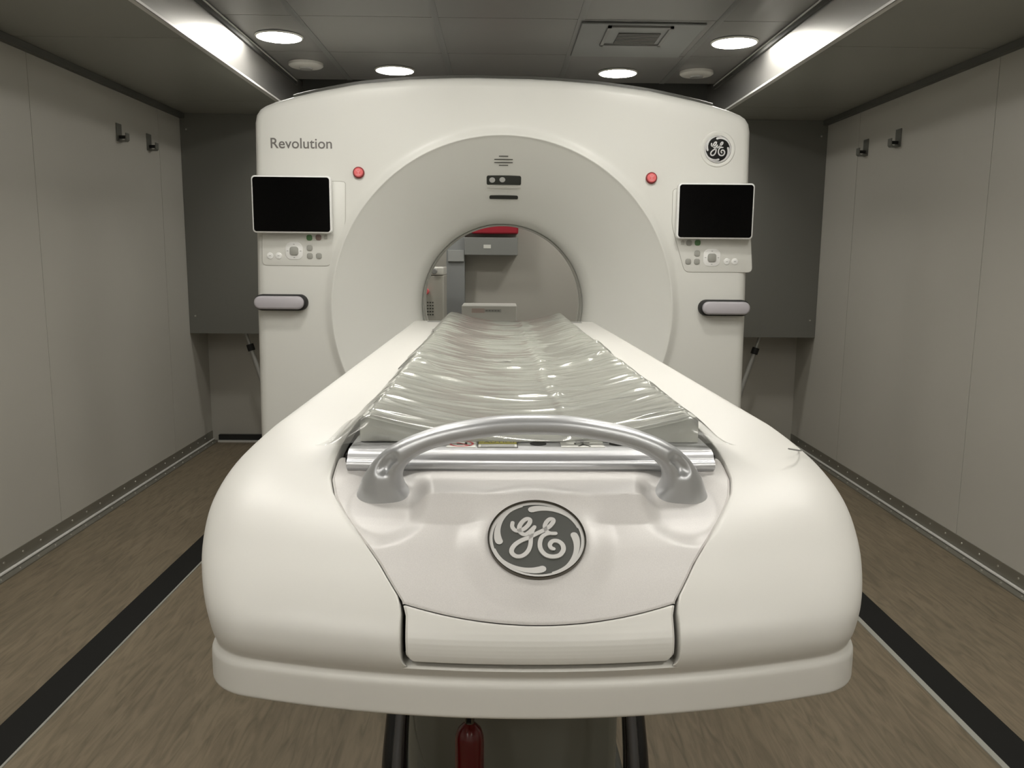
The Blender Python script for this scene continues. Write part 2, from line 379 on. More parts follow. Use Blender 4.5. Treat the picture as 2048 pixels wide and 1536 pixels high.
MB().box(-.145, .143, -.034, -.0305, .06, .064).build('lid_seam', BLACK, t)
t = empty('floor_equipment_unit', (-.40, 4.85, 0), label='tall off-white equipment unit with red knob seen at left through the bore', category='equipment cabinet')
MB().box(-.09, .055, -.13, .15, 0, 1.09).build('housing', UNIT, t, bevel=.006)
MB().box(-.09, .055, -.135, .15, 1.092, 1.135).build('top_cap', mat('unit_cap_white', (.72, .71, .66), .4), t, bevel=.006)
MB().lathe([(.017, 0), (.017, -.016), (.012, -.02), (0, -.02)], (.003, -.1355, 1.113), 'y', 20).build('dial', MIDGREY, t)
MB().lathe([(.018, 0), (.018, -.02), (.014, -.026), (0, -.027)], (-.044, -.1305, 1.0), 'y', 20).build('red_knob', RED, t)
m = MB()
for i in range(5):
    for j in range(5): m.box(-.068+i*.014, -.059+i*.014, -.1325, -.1305, .865+j*.017, .873+j*.017)
m.build('vent_slots', DKGREY, t)
t = empty('labelled_box', (-.08, 4.62, 0), label='plain white box with warning labels behind the wrapped mattress', category='box')
MB().box(-.155, .145, -.10, .14, 0, .935).build('housing', mat('box_white', (.62, .61, .57), .45), t, bevel=.006)
m = MB().box(-.10, -.03, -.1025, -.1005, .895, .918).build('warning_label', mat('label_pinkish', (.50, .40, .36), .5), t)
m = MB().box(-.03, .06, -.1025, -.1005, .898, .915).build('print_label', mat('label_greyish', (.42, .42, .39), .5), t)
m = MB()
for k in range(5): m.box(-.025+k*.016, -.013+k*.016, -.1035, -.1026, .904, .909)
m.build('print_lines', GREYTXT, t)

# ------------------------------------------------------------ GE roundel
STROKES = [
 [(605, 515), (597, 575), (630, 630), (690, 648), (770, 622), (840, 565), (880, 500), (868, 458), (820, 455), (760, 500), (715, 570), (708, 640), (745, 690), (800, 705), (855, 672), (905, 625), (945, 585)],
 [(945, 585), (905, 665), (885, 750), (868, 880), (825, 975), (745, 1040), (655, 1050), (590, 1005), (585, 940), (640, 865), (740, 800), (860, 752), (980, 690), (1100, 632), (1190, 570), (1245, 500), (1240, 460), (1190, 458), (1135, 510), (1108, 580), (1125, 645), (1180, 685), (1270, 690)],
 [(1180, 688), (1110, 708), (1050, 755), (1017, 850), (1030, 950), (1100, 1030), (1205, 1055), (1310, 1030), (1370, 950), (1362, 870), (1300, 815), (1220, 812), (1172, 860), (1180, 915), (1222, 937)]]
def strip(m, pts, ws, z0, z1):
    n = len(pts); L, R = [], []
    for i in range(n):
        d = pts[min(i+1, n-1)]-pts[max(i-1, 0)]; d = d/(np.linalg.norm(d)+1e-9); nn = np.array([-d[1], d[0]])
        L.append(pts[i]+nn*ws[i]); R.append(pts[i]-nn*ws[i])
    rows = [[(*a, z1), (*(a*.35+b*.65), z1), (*b, z1)] for a, b in zip(L, R)]
    m.grid(rows)
    m.grid([[(*a, z1), (*a, z0)] for a in L]); m.grid([[(*b, z1), (*b, z0)] for b in R])
    for e, s_ in ((0, -1), (n-1, 1)):
        d = (pts[1]-pts[0]) if e == 0 else (pts[-1]-pts[-2]); d = d/np.linalg.norm(d)*s_; nn = np.array([-d[1], d[0]])
        fan = [pts[e]+ws[e]*(nn*math.cos(a)+d*math.sin(a)) for a in np.linspace(0, math.pi, 9)]
        m.add([(*p, z1) for p in fan], [tuple(range(9))])
def emblem(parent, R, mtx, bg, fg, rim, name='emblem'):
    o = MB(); o.lathe([(R*.985, 0), (R*.985, .0012), (0, .0012)], (0, 0, 0), 'z', 72)
    e = o.build(name, bg, parent); e.matrix_local = mtx
    m = MB(); m.lathe([(R*.96, 0), (R*.96, .003), (R*.975, .0042), (R*.99, .0042), (R, .003), (R, 0)], (0, 0, 0), 'z', 72); m.build('rim', rim, e)
    m = MB()
    for k in range(4):          # outer band and the four swirls
        a0 = math.radians(96-90*k); pts = []; ws = []
        for t_ in np.linspace(0, 1, 26):
            a = a0-math.radians(78)*t_; rad = .765+.125*min(1, t_*1.35)**.8
            pts.append(np.array([math.cos(a)*rad*R, math.sin(a)*rad*R])); ws.append(R*(.068*(1-t_)**1.3+.014 if t_ > .04 else .075))
        strip(m, pts, ws, .0012, .0019)
    n = 72; m.grid([[(r*R*math.cos(2*math.pi*k/n), r*R*math.sin(2*math.pi*k/n), .0018) for k in range(n)] for r in (.895, .962)], closed_u=True)
    for si, st in enumerate(STROKES):
        P = catmull([((x-975)/765*R, -(y-765)/620*R) for x, y in st], 6)
        nn = len(P); ws = [R*(.041+.007*math.sin(math.pi*i/(nn-1))) for i in range(nn)]
        strip(m, list(P), ws, .0012, .0022+.00012*si)
    m.build('monogram', fg, e)
    return e

# ------------------------------------------------------------ CT gantry
GX, GY, GZ = -.017, 3.25, .98
G = empty('ct_gantry', (GX, GY, 0), label='large white ring-shaped CT scanner gantry with black screens and round bore', category='CT scanner')
half = [(0, .887), (.1, .886), (.2, .882), (.36, .871), (.55, .848), (.72, .814), (.80, .795), (.87, .775), (.905, .761), (.925, .748), (.939, .728), (.945, .70), (.950, .50), (.958, .16), (.962, 0), (.966, -.4), (.970, -.978)]
ol = [(x, z) for x, z in half]+[(-x, z+(.016 if x > .85 and z > .6 else .012*x)) for x, z in half[::-1][:-1] if True]
ol = [(x, z) for x, z in half]+[(-x, (z+.014*min(1, x/.6) if z > .55 else z)) for x, z in half[::-1][:-1]]
NT = 360
def ray_out(a):
    d = np.array([math.sin(a), math.cos(a)]); best = 0
    for i in range(len(ol)):
        p = np.array(ol[i-1]); q = np.array(ol[i]); e = q-p
        den = d[0]*e[1]-d[1]*e[0]
        if abs(den) < 1e-12: continue
        t = (p[0]*e[1]-p[1]*e[0])/den; s = (p[0]*d[1]-p[1]*d[0])/den
        if t > 0 and -1e-6 <= s <= 1+1e-6: best = max(best, t)
    return best
angs = sorted(set([2*math.pi*k/NT for k in range(NT)]+[math.atan2(x, z) % (2*math.pi) for x, z in ol]))
RO = [ray_out(a) for a in angs]
rows = []
GB = GZ+.010     # bore axis
def ring(r, y): rows.append([(math.sin(a)*r, y, GB+math.cos(a)*r) for a in angs])
def orow(inset, y, blend=None, r=0):
    rows.append([(math.sin(a)*((R-inset) if blend is None else r+(R-inset-r)*blend), y, GZ+(0 if blend is None else .010*(1-blend))+math.cos(a)*((R-inset) if blend is None else r+(R-inset-r)*blend)) for a, R in zip(angs, RO)])
orow(.02, .95); orow(.005, .945); orow(0, .93); orow(0, .5); orow(0, .06); orow(.002, .034); orow(.009, .014); orow(.022, .003); orow(.04, 0)
for b in (.85, .6, .35, .12): orow(.04, 0, b, .71)
CONE = ((.705, .0), (.694, -.0006), (.688, -.0020), (.680, -.0052), (.672, -.0092), (.665, -.0128), (.6625, -.0135), (.6605, -.0128), (.6590, -.0108), (.65, -.003), (.62, .0215), (.56, .0725), (.50, .1240), (.45, .1690), (.41, .2095), (.385, .2325), (.367, .2525), (.354, .275), (.3475, .30), (.3445, .33), (.3440, .36), (.3440, .52), (.36, .60), (.60, .95))
for r, y in CONE: ring(r, y)
m = MB(); m.grid(np.array(rows), closed_u=True, closed_v=True)
m.build('housing', GANTRY, G, smooth=40)
# dark seal lip running along the top just behind the front cover
m = MB(); tp = [(x, z) for x, z in ol if z > .70 and abs(x) < .86]; tp = sorted(tp); tp = [(float(a), float(b)) for a, b in catmull(tp, 4)]
m.grid([[(x, y, GZ+z+dz) for x, z in tp] for y, dz in ((.040, -.002), (.042, .0095), (.046, .0110), (.10, .0125), (.106, .010), (.108, -.002))])
m.build('seal_lip', DKGREY, G)
# bore lining rings
m = MB()
prof = [(.3438, .325), (.3410, .327), (.3404, .334), (.3412, .342), (.3438, .344)]
m.grid([[(math.sin(2*math.pi*k/160)*r, y, GB+math.cos(2*math.pi*k/160)*r) for k in range(160)] for r, y in prof], closed_u=True)
m.build('bore_seal', mat('bore_seal_grey', (.30, .30, .27), .4), G)
m = MB()
prof = [(.3438, .40), (.3395, .42), (.3395, .45), (.3438, .48)]
m.grid([[(math.sin(2*math.pi*k/160)*r, y, GB+math.cos(2*math.pi*k/160)*r) for k in range(160)] for r, y in prof], closed_u=True)
m.build('bore_liner', mat('bore_liner_grey', (.45, .45, .41), .25), G)
# details on the flared cone (slope: radius falls .1 while depth grows .099)
k_ = .707
def cone(a, b, d):      # a across, b = height above bore centre line measured on cone, d = out of the surface
    r_eff = b; x = a; depth = float(np.interp(-b, [-q_[0] for q_ in CONE[:19]], [q_[1] for q_ in CONE[:19]]))
    z = math.sqrt(max(r_eff*r_eff-x*x, 1e-6))
    return (x, depth-d*.80, GB+z-d*.60)
def cone_plate(pts, d, name, m_, parent=G, dep=.006, **kw):
    mm = MB(); n = len(pts)
    vs = [cone(a, b, d) for a, b in pts]+[cone(a, b, d-dep) for a, b in pts]
    mm.add(vs, [tuple(range(n))]+[(i, (i+1) % n, n+(i+1) % n, n+i) for i in range(n)]); return mm.build(name, m_, parent, **kw)
for zc_, w_ in ((.5915, .036), (.581, .072), (.5705, .072), (.560, .036)):
    cone_plate(rrect(w_, .0024, .0010, .0, zc_), .0012, 'speaker_slot', DKGREY)
lw = cone_plate(rrect(.136, .032, .006, .002, .5105), .0014, 'laser_window', mat('window_dark', (.035, .037, .03), .25))
for x in (-.044, -.004):
    p = cone(x, .511, .0018)
    mm = MB(); mm.lathe([(.0115, -.002), (.0115, .003), (0, .0035)], (0, 0, 0), 'z', 24); o = mm.build('lens', mat('lens_grey', (.50, .50, .48), .3), lw)
    o.matrix_local = Matrix.Translation(p) @ Matrix.Rotation(math.radians(127), 4, 'X')
cone_plate(rrect(.132, .007, .002, .002, .4865), .0016, 'window_lip', WHITEP)
cone_plate(rrect(.115, .013, .005, .002, .448), .0014, 'light_bar', mat('bar_dark', (.03, .031, .026), .35))
# front-face fittings; face lies at local y=0
ff = lambda a, b, d: (a, d, b)
X = lambda x: x-GX
text_obj('Revolution', .054, GREYTXT, G, 'lettering', Matrix.Translation((X(-.7825), -.0006, 1.613)) @ Matrix.Rotation(-.002, 4, 'Y') @ FRONT, label='dark grey printed lettering')
# emblem in its dished recess
RECM = GANTRY
m = MB(); cx, cz = X(.798), 1.610
m.grid([[(cx+r*math.cos(2*math.pi*k/48), y, cz+r*math.sin(2*math.pi*k/48)) for k in range(48)] for r, y in ((.068, .0005), (.065, -.0025), (.060, -.0032), (.052, -.0008), (.051, .001))], closed_u=True)
m.build('emblem_collar', RECM, G)
emblem(G, .051, Matrix.Translation((cx, -.0008, cz)) @ FRONT, mat('emblem_black', (.006, .006, .006), .2), CHROME, CHROME)
def estop(x, z):
    o = MB().lathe([(.0215, 0), (.0215, -.008), (.019, -.010), (.0175, -.010), (.0175, -.006)], (x, 0, z), 'y', 32).build('emergency_button', REDDK, G)
    MB().lathe([(.0172, -.006), (.0172, -.013), (.015, -.015), (0, -.0155)], (x, 0, z), 'y', 32).build('button_cap', RED, o)
    m = MB(); 
    for a0, a1 in ((40, 140), (220, 320)):
        m.grid([[(x+r*math.cos(math.radians(a)), -.0162, z+r*math.sin(math.radians(a))) for a in np.linspace(a0, a1, 10)] for r in (.009, .0115)])
    m.box(x-.006, x+.006, -.0164, -.0155, z+.003, z+.0055); m.box(x-.0012, x+.0012, -.0164, -.0155, z-.008, z+.003)
    m.build('button_mark', REDPALE, o)
estop(X(-.567), 1.509); estop(X(.548), 1.500)
def display(cx, cz, w_, h_, tilt, name='display'):
    o = empty('display', (X(cx), -.030, cz), tilt); o.parent = G
    m = MB(); m.prism(rrect(w_, h_, .014), ff, -.012, .012, .004); m.build('bezel', BEZEL, o, smooth=50)
    m = MB(); m.prism(rrect(w_-.012, h_-.012, .010), ff, -.0135, -.0115); m.build('screen', GLASS, o)
    m = MB(); m.box(-.05, .05, .012, .031, -.04, .04); m.build('mount', GANTRY, o)
display(-.816, 1.386, .298, .213, .02); display(.791, 1.376, .290, .209, -.03)
PL = [(-.60, 1.478), (-.628, 1.475), (-.619, 1.458), (-.622, 1.322), (-.675, 1.170), (-.695, 1.155), (-.935, 1.158), (-.951, 1.177), (-.945, 1.478)]
PLl = [(-.640, 1.476), (-.619, 1.474), (-.622, 1.322), (-.683, 1.157), (-.945, 1.158), (-.935, 1.476)]
PRl = [(.668, 1.461), (.633, 1.461), (.634, 1.324), (.690, 1.146), (.954, 1.146), (.925, 1.461)]
def panel(pts, btns, nav, outs, tri):
    g = [(x*1, z) for x, z in pts]
    p = MB().prism(roundpoly(g, .02), ff, -.0015, .002, .0008).build('control_panel', GANTRY, G, smooth=25)
    o2 = roundpoly(g, .02); n = len(o2)
    c = np.mean(g, axis=0)
    m = MB(); m.tube([(a, -.0004, b) for a, b in o2]+[(o2[0][0], -.0004, o2[0][1])], .0014, 6); m.build('panel_seam', mat('seam_grey', (.42, .41, .37), .5), p)
    for (x, z), mt in btns:
        MB().prism(rrect(.022, .022, .008, x, z), ff, -.0045, -.0012, .0012).build('button', mt, p, smooth=50)
    x, z = nav
    MB().prism(rrect(.066, .066, .022, x, z), ff, -.0030, -.0010, .001).build('button_surround', BEZEL, p, smooth=50)
    MB().prism(rrect(.033, .033, .010, x, z), ff, -.0065, -.0030, .0015).build('button', BTN, p, smooth=50)
    for dx, dz in ((0, .025), (0, -.025), (.025, 0), (-.025, 0)): MB().box(x+dx-.003, x+dx+.003, -.0036, -.0030, z+dz-.001, z+dz+.001).build('button_mark', MIDGREY, p)
    for x, z in outs:
        o = MB().prism(circ(.0125, 24, x, z), ff, -.0035, -.0012, .0012).build('button', BEZEL, p, smooth=50)
        m = MB(); m.box(x-.004, x+.004, -.0040, -.0034, z-.0008, z+.0008); m.build('button_mark', MIDGREY, o)
    x, z = tri
    m = MB(); m.prism([(x-.006, z-.009), (x+.006, z-.009), (x+.007, z+.004), (x, z+.010), (x-.007, z+.004)], ff, -.003, -.0012); m.build('button', mat('tag_grey', (.5, .5, .46), .5), p)
o_ = GX
L1 = [(x-o_, z) for x, z in PLl]; R1 = [(x-o_, z) for x, z in PRl]
BD = X(0)
bl = lambda P: [((x, z), mt) for (x, z), mt in P]
panel(L1, bl([((-.744, 1.264), BTNG), ((-.709, 1.265), BTNR), ((-.744, 1.225), BTN), ((-.744, 1.195), BTN), ((-.709, 1.195), BTN)]), (-.804, 1.213), [(-.897, 1.194), (-.864, 1.194)], (-.681, 1.267))
panel(R1, bl([((.720, 1.257), BTN), ((.753, 1.258), BTNG), ((.753, 1.217), BTN), ((.719, 1.186), BTN), ((.753, 1.186), BTN)]), (.811, 1.201), [(.870, 1.187), (.901, 1.187)], (.695, 1.258))
# grab handles wrapping the front corners
def handle(s, x0, x1, z):
    cx = (x0+x1)/2; w_ = abs(x1-x0)
    o = MB().prism(rrect(w_, .062, .0305, cx, z, 10), ff, -.030, .02, .004).build('grab_handle', BLACK, G, smooth=40)
    xs2 = rrect(w_-.014, .050, .0245, cx+s*.003, z, 10)
    MB().prism(xs2, ff, -.050, -.0302, .008).build('handle_grip', LAV, o, smooth=60)
handle(-1, -.975-o_, -.772-o_, 1.016); handle(1, .748-o_, .945-o_, 1.008)

# ------------------------------------------------------------ patient table
TX, TR = .0205, .009
T = empty('patient_table', (TX, 0, 0), TR, label='long white CT patient table with silver arched handle and round emblem', category='patient table')
tilt = lambda y: -.0085*max(0.0, y-1.04)
A_ = .5
PROF = [(.7500, .764, .338, .062), (.7506, .757, .345, .068), (.7530, .7525, .3495, .07), (.760, .752, .350, .07), (.780, .752, .350, .07), (.7855, .7528, .3494, .07), (.7890, .7552, .3480, .07), (.7915, .7562, .3468, .07), (.7940, .7558, .3455, .07),
        (.7990, .7518, .3450, .07), (.8035, .7490, .3455, .07), (.812, .7458, .3475, .072), (.822, .745, .3505, .075), (.835, .749, .356, .078), (.852, .764, .3645, .08), (.87, .788, .374, .083), (.887, .815, .3805, .086), (.904, .843, .3835, .09),
        (.92, .875, .382, .095), (.935, .915, .3765, .10), (.947, .957, .368, .10), (.956, 1.00, .360, .10), (.962, 1.05, .354, .10), (.965, 1.10, .346, .10), (.966, 1.16, .335, .10)]
PP = []
for i in range(len(PROF)-1):
    for k in range(3):
        pass
PR = catmull(PROF, 3)
XSZ = ([.80, .812, .852, .862, .885, .91, .930, .940, .948, .966], [.1315, .1305, .1325, .137, .163, .197, .228, .237, .238, .238])
def xseam(z): return float(np.interp(z, *XSZ))
zs_d = PR[:, 0]; yf_d = PR[:, 1]
def Yfront(z): return float(np.interp(z, zs_d, yf_d))
YEND = 3.265
def corner(z, z0, r): return 0 if z >= z0+r else r-math.sqrt(max(0, r*r-(r-max(0, z-z0))**2))
def contour(row, xs0):
    z, yf, wd, R = row
    phi = .27
    for _ in range(8): xe = wd-R+R*math.sin(phi); phi = math.atan(2*A_*xe)
    ye = yf+A_*xe*xe; yc = ye+R*math.cos(phi)
    pts = []
    for t_ in np.linspace(0, 1, 22): x = xs0+(xe-xs0)*t_; pts.append((x, yf+A_*x*x))
    for a in np.linspace(phi, math.pi/2, 12)[1:]: pts.append((wd-R+R*math.sin(a), yc-R*math.cos(a)))
    for t_ in np.linspace(0, 1, 9)[1:]: pts.append((wd, yc+(YEND-yc)*t_**1.5))
    return pts, z
ZD = .8040          # below this the body runs across the middle under the drawer
GAP = .0040
m = MB()
for s in (-1, 1):
    low = []; high = []
    for row in PR:
        z = row[0]
        if z <= ZD+1e-6:
            xs0 = xseam(.81)+GAP+.0018
            pts, _ = contour(row, xs0); low.append((row, pts))
        else:
            xs0 = xseam(z)+GAP+.0018*max(0, min(1, (.862-z)/.012)); xs0 -= corner(z, .8036, .014); pts, _ = contour(row, xs0); high.append((row, pts))
    allr = []
    for row, pts in low+high:
        z = row[0]; allr.append([(s*x, y, z+tilt(y)) for x, y in pts])
    # inner edge of the side rail along the top, then the wall down into the couch channel
    row, pts = high[-1]; n = len(pts); yi = pts[0][1]
    last = allr[-1]
    r2 = [(s*(pts[0][0]+.003), last[k][1] if k else last[0][1], .966+tilt(last[k][1])) for k in range(n)]
    allr.append(r2); allr.append([(s*(pts[0][0]), p[1], p[2]-.003) for p in r2]); allr.append([(s*(pts[0][0]), p[1], .93) for p in r2])
    m.grid(allr)
    # bottom closing lip
    b0 = allr[0]; m.grid([b0, [(p[0]*.9, p[1]*.985+.04, .7502) for p in b0], [(0, p[1]*.985+.04, .7502) for p in b0]])
    # middle front below the drawer
    mid = []
    for row, pts in low:
        xs0 = pts[0][0]; mid.append([(s*xs0*t_, row[1]+A_*(xs0*t_)**2, row[0]) for t_ in np.linspace(0, 1, 14)])
    top = mid[-1]
    mid.append([(p[0], p[1]+.003, p[2]+.0012) for p in top]); mid.append([(p[0], p[1]+.03, p[2]+.001) for p in top])
    m.grid(mid); bb = mid[0]; m.grid([bb, [(p[0], p[1]+.06, .7502) for p in bb]])
    # rounded seam lip going inwards
    e = [allr[i][0] for i in range(len(low)-1, len(low)+len(high))]
    cols = [e]
    for dx, dy in ((.0011, .0004), (.0020, .0016), (.0022, .004), (.0022, .03)): cols.append([(p[0]-s*dx*.6, p[1]+dy, p[2]-dy*.45) for p in e])
    m.grid(cols)
# rear end cap
w_e = .3465
m.add([(-.379, YEND, .75), (.379, YEND, .75), (.379, YEND, .90), (.350, YEND, .943), (.238, YEND, .946), (.238, YEND, .93), (-.238, YEND, .93), (-.238, YEND, .946), (-.350, YEND, .943), (-.379, YEND, .90)], [tuple(range(10))])
m.build('body_cover', TABLE, T, smooth=32)
MB().box(-.236, .236, 1.0, YEND-.004, .905, .915).build('channel_floor', DKGREY, T)
for x in (-.268, .268): MB().box(x-.030, x+.030, 3.195, 3.235, .9462+.0015, .9462+.0025).build('rail_marking', MIDGREY, T)
MB().tube([(.322, 1.004, .9655), (.338, 1.012, .9615), (.350, 1.035, .9560), (.357, 1.06, .9500)], .0011, 6).build('cover_joint', MIDGREY, T)

# front cover and drawer panel inside the seam
qz = np.linspace(.80, .962, 400); qy = np.array([Yfront(z) for z in qz]); q = np.concatenate([[0], np.cumsum(np.hypot(np.diff(qz), np.diff(qy)))])
def Q(z): return float(np.interp(z, qz, q))
QL = Q(.902)
ss = lambda t_: (lambda u: u*u*(3-2*u))(min(1, max(0, t_)))
def disp(x, z):
    qq = Q(z); d = 0
    r = math.hypot(x-.0, qq-QL)
    d += .0065*ss(1-(r-.055)/.034)
    y = Yfront(z)
    # step between the handle feet: crisp lower crease, steep band, then a flatter shelf under the bar
    t_ = (y-.862)/.033; dd = 0 if t_ < 0 else (t_ if t_ < 1 else max(0, 1-(y-.895)/.068))
    d += .0135*dd*(1-ss((abs(x)-.118)/.026))*(1-ss(1-(r-.050)/.034)*.8)
    for s in (-1, 1):
        rf = math.hypot((x-s*.172)/.058, (qq-Q(.9285))/.074)
        d -= .0075*(1-ss((rf-.62)/.42))
    return d
def sheet(zlo, zhi, n, mx, inset_x=0.0, rec=.0018):
    rows = []
    for v in np.linspace(0, 1, n):
        row = []
        for u in np.linspace(-1, 1, mx):
            z0 = zlo(u); z1 = zhi(u); z = z0+(z1-z0)*v; xs0 = xseam(z)-inset_x-(corner(z, .8098, .010) if inset_x else 0)
            edge = min(1-abs(u), 1)*xs0
            x = u*xs0; y = Yfront(z)+A_*x*x
            dz = (Yfront(z+.002)-Yfront(z-.002))/.004; nl = math.hypot(1, dz); nx = (-1/nl, dz/nl)
            d = disp(x, z)-rec-.0022*max(0, 1-edge/.0025)**2-.0016*max(0, 1-min(v, 1-v)*abs(z1-z0)/.0018)**2
            row.append((x, y+nx[0]*d, z+nx[1]*d))
        rows.append(row)
    return rows
def close_sheet(m, R):
    m.grid(R); back = lambda p: (p[0], p[1]+.02, p[2]-.008)
    for ln in (R[0], R[-1], [r[0] for r in R], [r[-1] for r in R]): m.grid([ln, [back(p) for p in ln]])
seamz = lambda u: .8475+.0125*u*u
m = MB(); close_sheet(m, sheet(lambda u: seamz(u)+.0004, lambda u: .9535, 130, 150)); m.build('front_cover', PEARL, T, smooth=28)
m = MB(); close_sheet(m, sheet(lambda u: .8098, lambda u: seamz(u)-.0004, 60, 110, .0004)); m.build('front_drawer', TABLE, T, smooth=28)
# dark cavity lining behind the gaps
m = MB(); m.add([(-.20, .80, .80), (.20, .80, .80), (.20, .80, .812), (.24, .99, .925), (.24, 1.02, .93), (-.24, 1.02, .93), (-.24, .99, .925), (-.20, .80, .812)], [tuple(range(8))]); m.build('cavity_liner', BLACK, T)
sl = math.radians(90-58)
zl = .902; yl = Yfront(zl); tdir = math.atan2(.017, .028)
em_m = Matrix.Translation((-.0005, yl-math.sin(tdir)*.0048, zl+math.cos(tdir)*.0048)) @ Matrix.Rotation(tdir, 4, 'X')
emblem(T, .0520, em_m, EMBGREY, EMBLIGHT, CHROMEDK)
# couch front bar with labels
prof = [(1.062, .9520), (.985, .9445), (.975, .9455), (.9705, .9490), (.9705, .9530), (.9730, .9560), (.9775, .9575), (.9795, .9600), (.9840, .9640), (.9905, .9660), (1.0, .9668), (1.062, .9672)]
m = MB(); pr = catmull([p for p in prof], 4)
xsb = np.linspace(-.222, .222, 60)
m.grid([[(x, y-.008*(1-(x/.222)**2), z) for y, z in pr] for x in xsb], closed_u=True)
for e in (-.222, .222): m.add([(e, y, z) for y, z in pr], [tuple(range(len(pr)))])
bar = m.build('couch_front_bar', TRAY, T, smooth=40)
for s in (-1, 1): MB().box(*sorted((s*.2222, s*.2262)), .99, 1.02, .950, .960).build('end_cap', BLACK, bar)
zt = .9675
def lab(x0, x1, y0, y1, name, m_, z=zt, par=bar): return MB().box(x0, x1, y0, y1, z-.0006, z+.0002).build(name, m_, par)
c1 = lab(-.066, -.016, .997, 1.034, 'caution_label', LABEL)
text_obj('CAUTION', .0118, GREYTXT, c1, 'caution_word', Matrix.Translation((-.040, 1.0245, zt+.0007)), .0001)
lab(-.065, -.017, 1.016, 1.033, 'yellow_band', YEL, zt+.0003, c1)
m = MB()
for k in range(3): m.box(-.062, -.020, .9995+k*.005, 1.0015+k*.005, zt+.0002, zt+.0005)
m.build('small_print', MIDGREY, c1)
m = MB()
for x0, x1, y0, y1 in ((-.066, -.065, .997, 1.034), (-.017, -.016, .997, 1.034), (-.066, -.016, 1.0331, 1.034), (-.066, -.016, .997, .9978)): m.box(x0, x1, y0, y1, zt+.0002, zt+.0007)
m.build('label_border', BLACK, c1)
n1 = lab(-.104, -.068, .997, 1.034, 'prohibition_label', LABEL)
m = MB(); m.grid([[(-.086+r*.0155*math.cos(a), 1.0155+r*.0155*math.sin(a), zt+.0006) for a in np.linspace(0, 2*math.pi, 33)] for r in (.82, 1)])
m.add([(-.098, 1.026, zt+.0006), (-.096, 1.028, zt+.0006), (-.074, 1.005, zt+.0006), (-.076, 1.003, zt+.0006)], [(0, 1, 2, 3)]); m.build('red_circle', REDLAB, n1)
m = MB(); m.box(-.092, -.080, 1.012, 1.015, zt+.0002, zt+.0005); m.box(-.082, -.079, 1.008, 1.024, zt+.0002, zt+.0005); m.build('figure_mark', DKGREY, n1)
p1 = lab(.038, .092, 1.000, 1.033, 'patient_label', LABEL)
m = MB(); z5 = zt+.0006; cx = .066
m.add([(cx+.0028*math.cos(a), 1.0275+.0028*math.sin(a), z5) for a in np.linspace(0, 2*math.pi, 13)[:-1]], [tuple(range(12))])
for a, b in (((-.009, 1.022), (.009, 1.022)), ((0, 1.024), (0, 1.012)), ((0, 1.013), (-.007, 1.003)), ((0, 1.013), (.008, 1.003)), ((-.009, 1.022), (-.010, 1.015))):
    a = np.array(a)+(cx, 0); b = np.array(b)+(cx, 0); d = (b-a)/np.linalg.norm(b-a)*.0013; nn = np.array([-d[1], d[0]])
    m.add([(*p, z5) for p in (a+nn, a-nn, b-nn, b+nn)], [(0, 1, 2, 3)])
m.build('standing_figure', BLACK, p1)
for x in (.010, .110): MB().lathe([(0, 0), (.0105, 0), (.0105, .0004)], (x, 1.020, zt-.0004), 'z', 24).build('mounting_hole', BLACK, bar)
# couch shell under the mattress
m = MB(); R = []
for y in np.linspace(1.062, 3.22, 60):
    R.append([(x, y, .9405+.0225*(abs(x)/.22)**2+tilt(y)) for x in np.linspace(-.224, .224, 25)]+[(x, y, .9205+.02*(abs(x)/.22)**2+tilt(y)) for x in np.linspace(.224, -.224, 25)])
m.grid(R, closed_u=True)
for r in (R[0], R[-1]): m.add(r, [tuple(range(50))])
m.build('couch_shell', TRAY, T, smooth=40)
# arched handle
AP = [(-.1720, .950, .908), (-.1735, .945, .924), (-.1725, .942, .940), (-.1665, .940, .9565), (-.1545, .938, .9710), (-.1350, .937, .9835), (-.1060, .936, .9945), (-.0700, .935, 1.0025), (-.0350, .935, 1.0072), (0, .935, 1.0082)]
AP = AP+[(-x, y, z) for x, y, z in AP[:-1][::-1]]
path = catmull(AP, 14); n = len(path); R = []; K = 56
for i in range(n):
    p = path[i]; tt = path[min(i+1, n-1)]-path[max(i-1, 0)]; tt[1] = 0; tt /= np.linalg.norm(tt); up = np.array([-tt[2], 0, tt[0]])
    f_ = min(1, max(0, (.990-p[2])/.070)); fl = f_**1.5
    hn = .0122+.0225*fl; hy = .0165+.013*fl
    row = []
    for k in range(K):
        a = 2*math.pi*k/K; ca, sa = math.cos(a), math.sin(a)
        ey = math.copysign(abs(ca)**.9, ca)*hy; en = (math.copysign(abs(sa)**(.9 if sa > 0 else .62), sa))*hn
        if sa < 0: en *= .80+.25*fl
        pt = p+up*en+np.array([0, 1, 0])*ey
        if f_ > 0:   # oval dimple near the foot, on the face turned to the operator
            dp = (pt-np.array([math.copysign(.1690, p[0]), .918, .9665]))
            al = dp@tt; ac = math.hypot(dp@up, dp[1]*.55)
            g = math.exp(-(al/.0135)**4-(ac/.0060)**4)
            pt = pt-(up*.45+np.array([0, -.89, 0]))*.0085*g
        row.append(tuple(pt))
    R.append(row)
m = MB(); m.grid(R, closed_u=True); m.add(R[0], [tuple(range(K))]); m.add(R[-1], [tuple(range(K))])
m.build('arched_handle', SILVER, T, smooth=60)
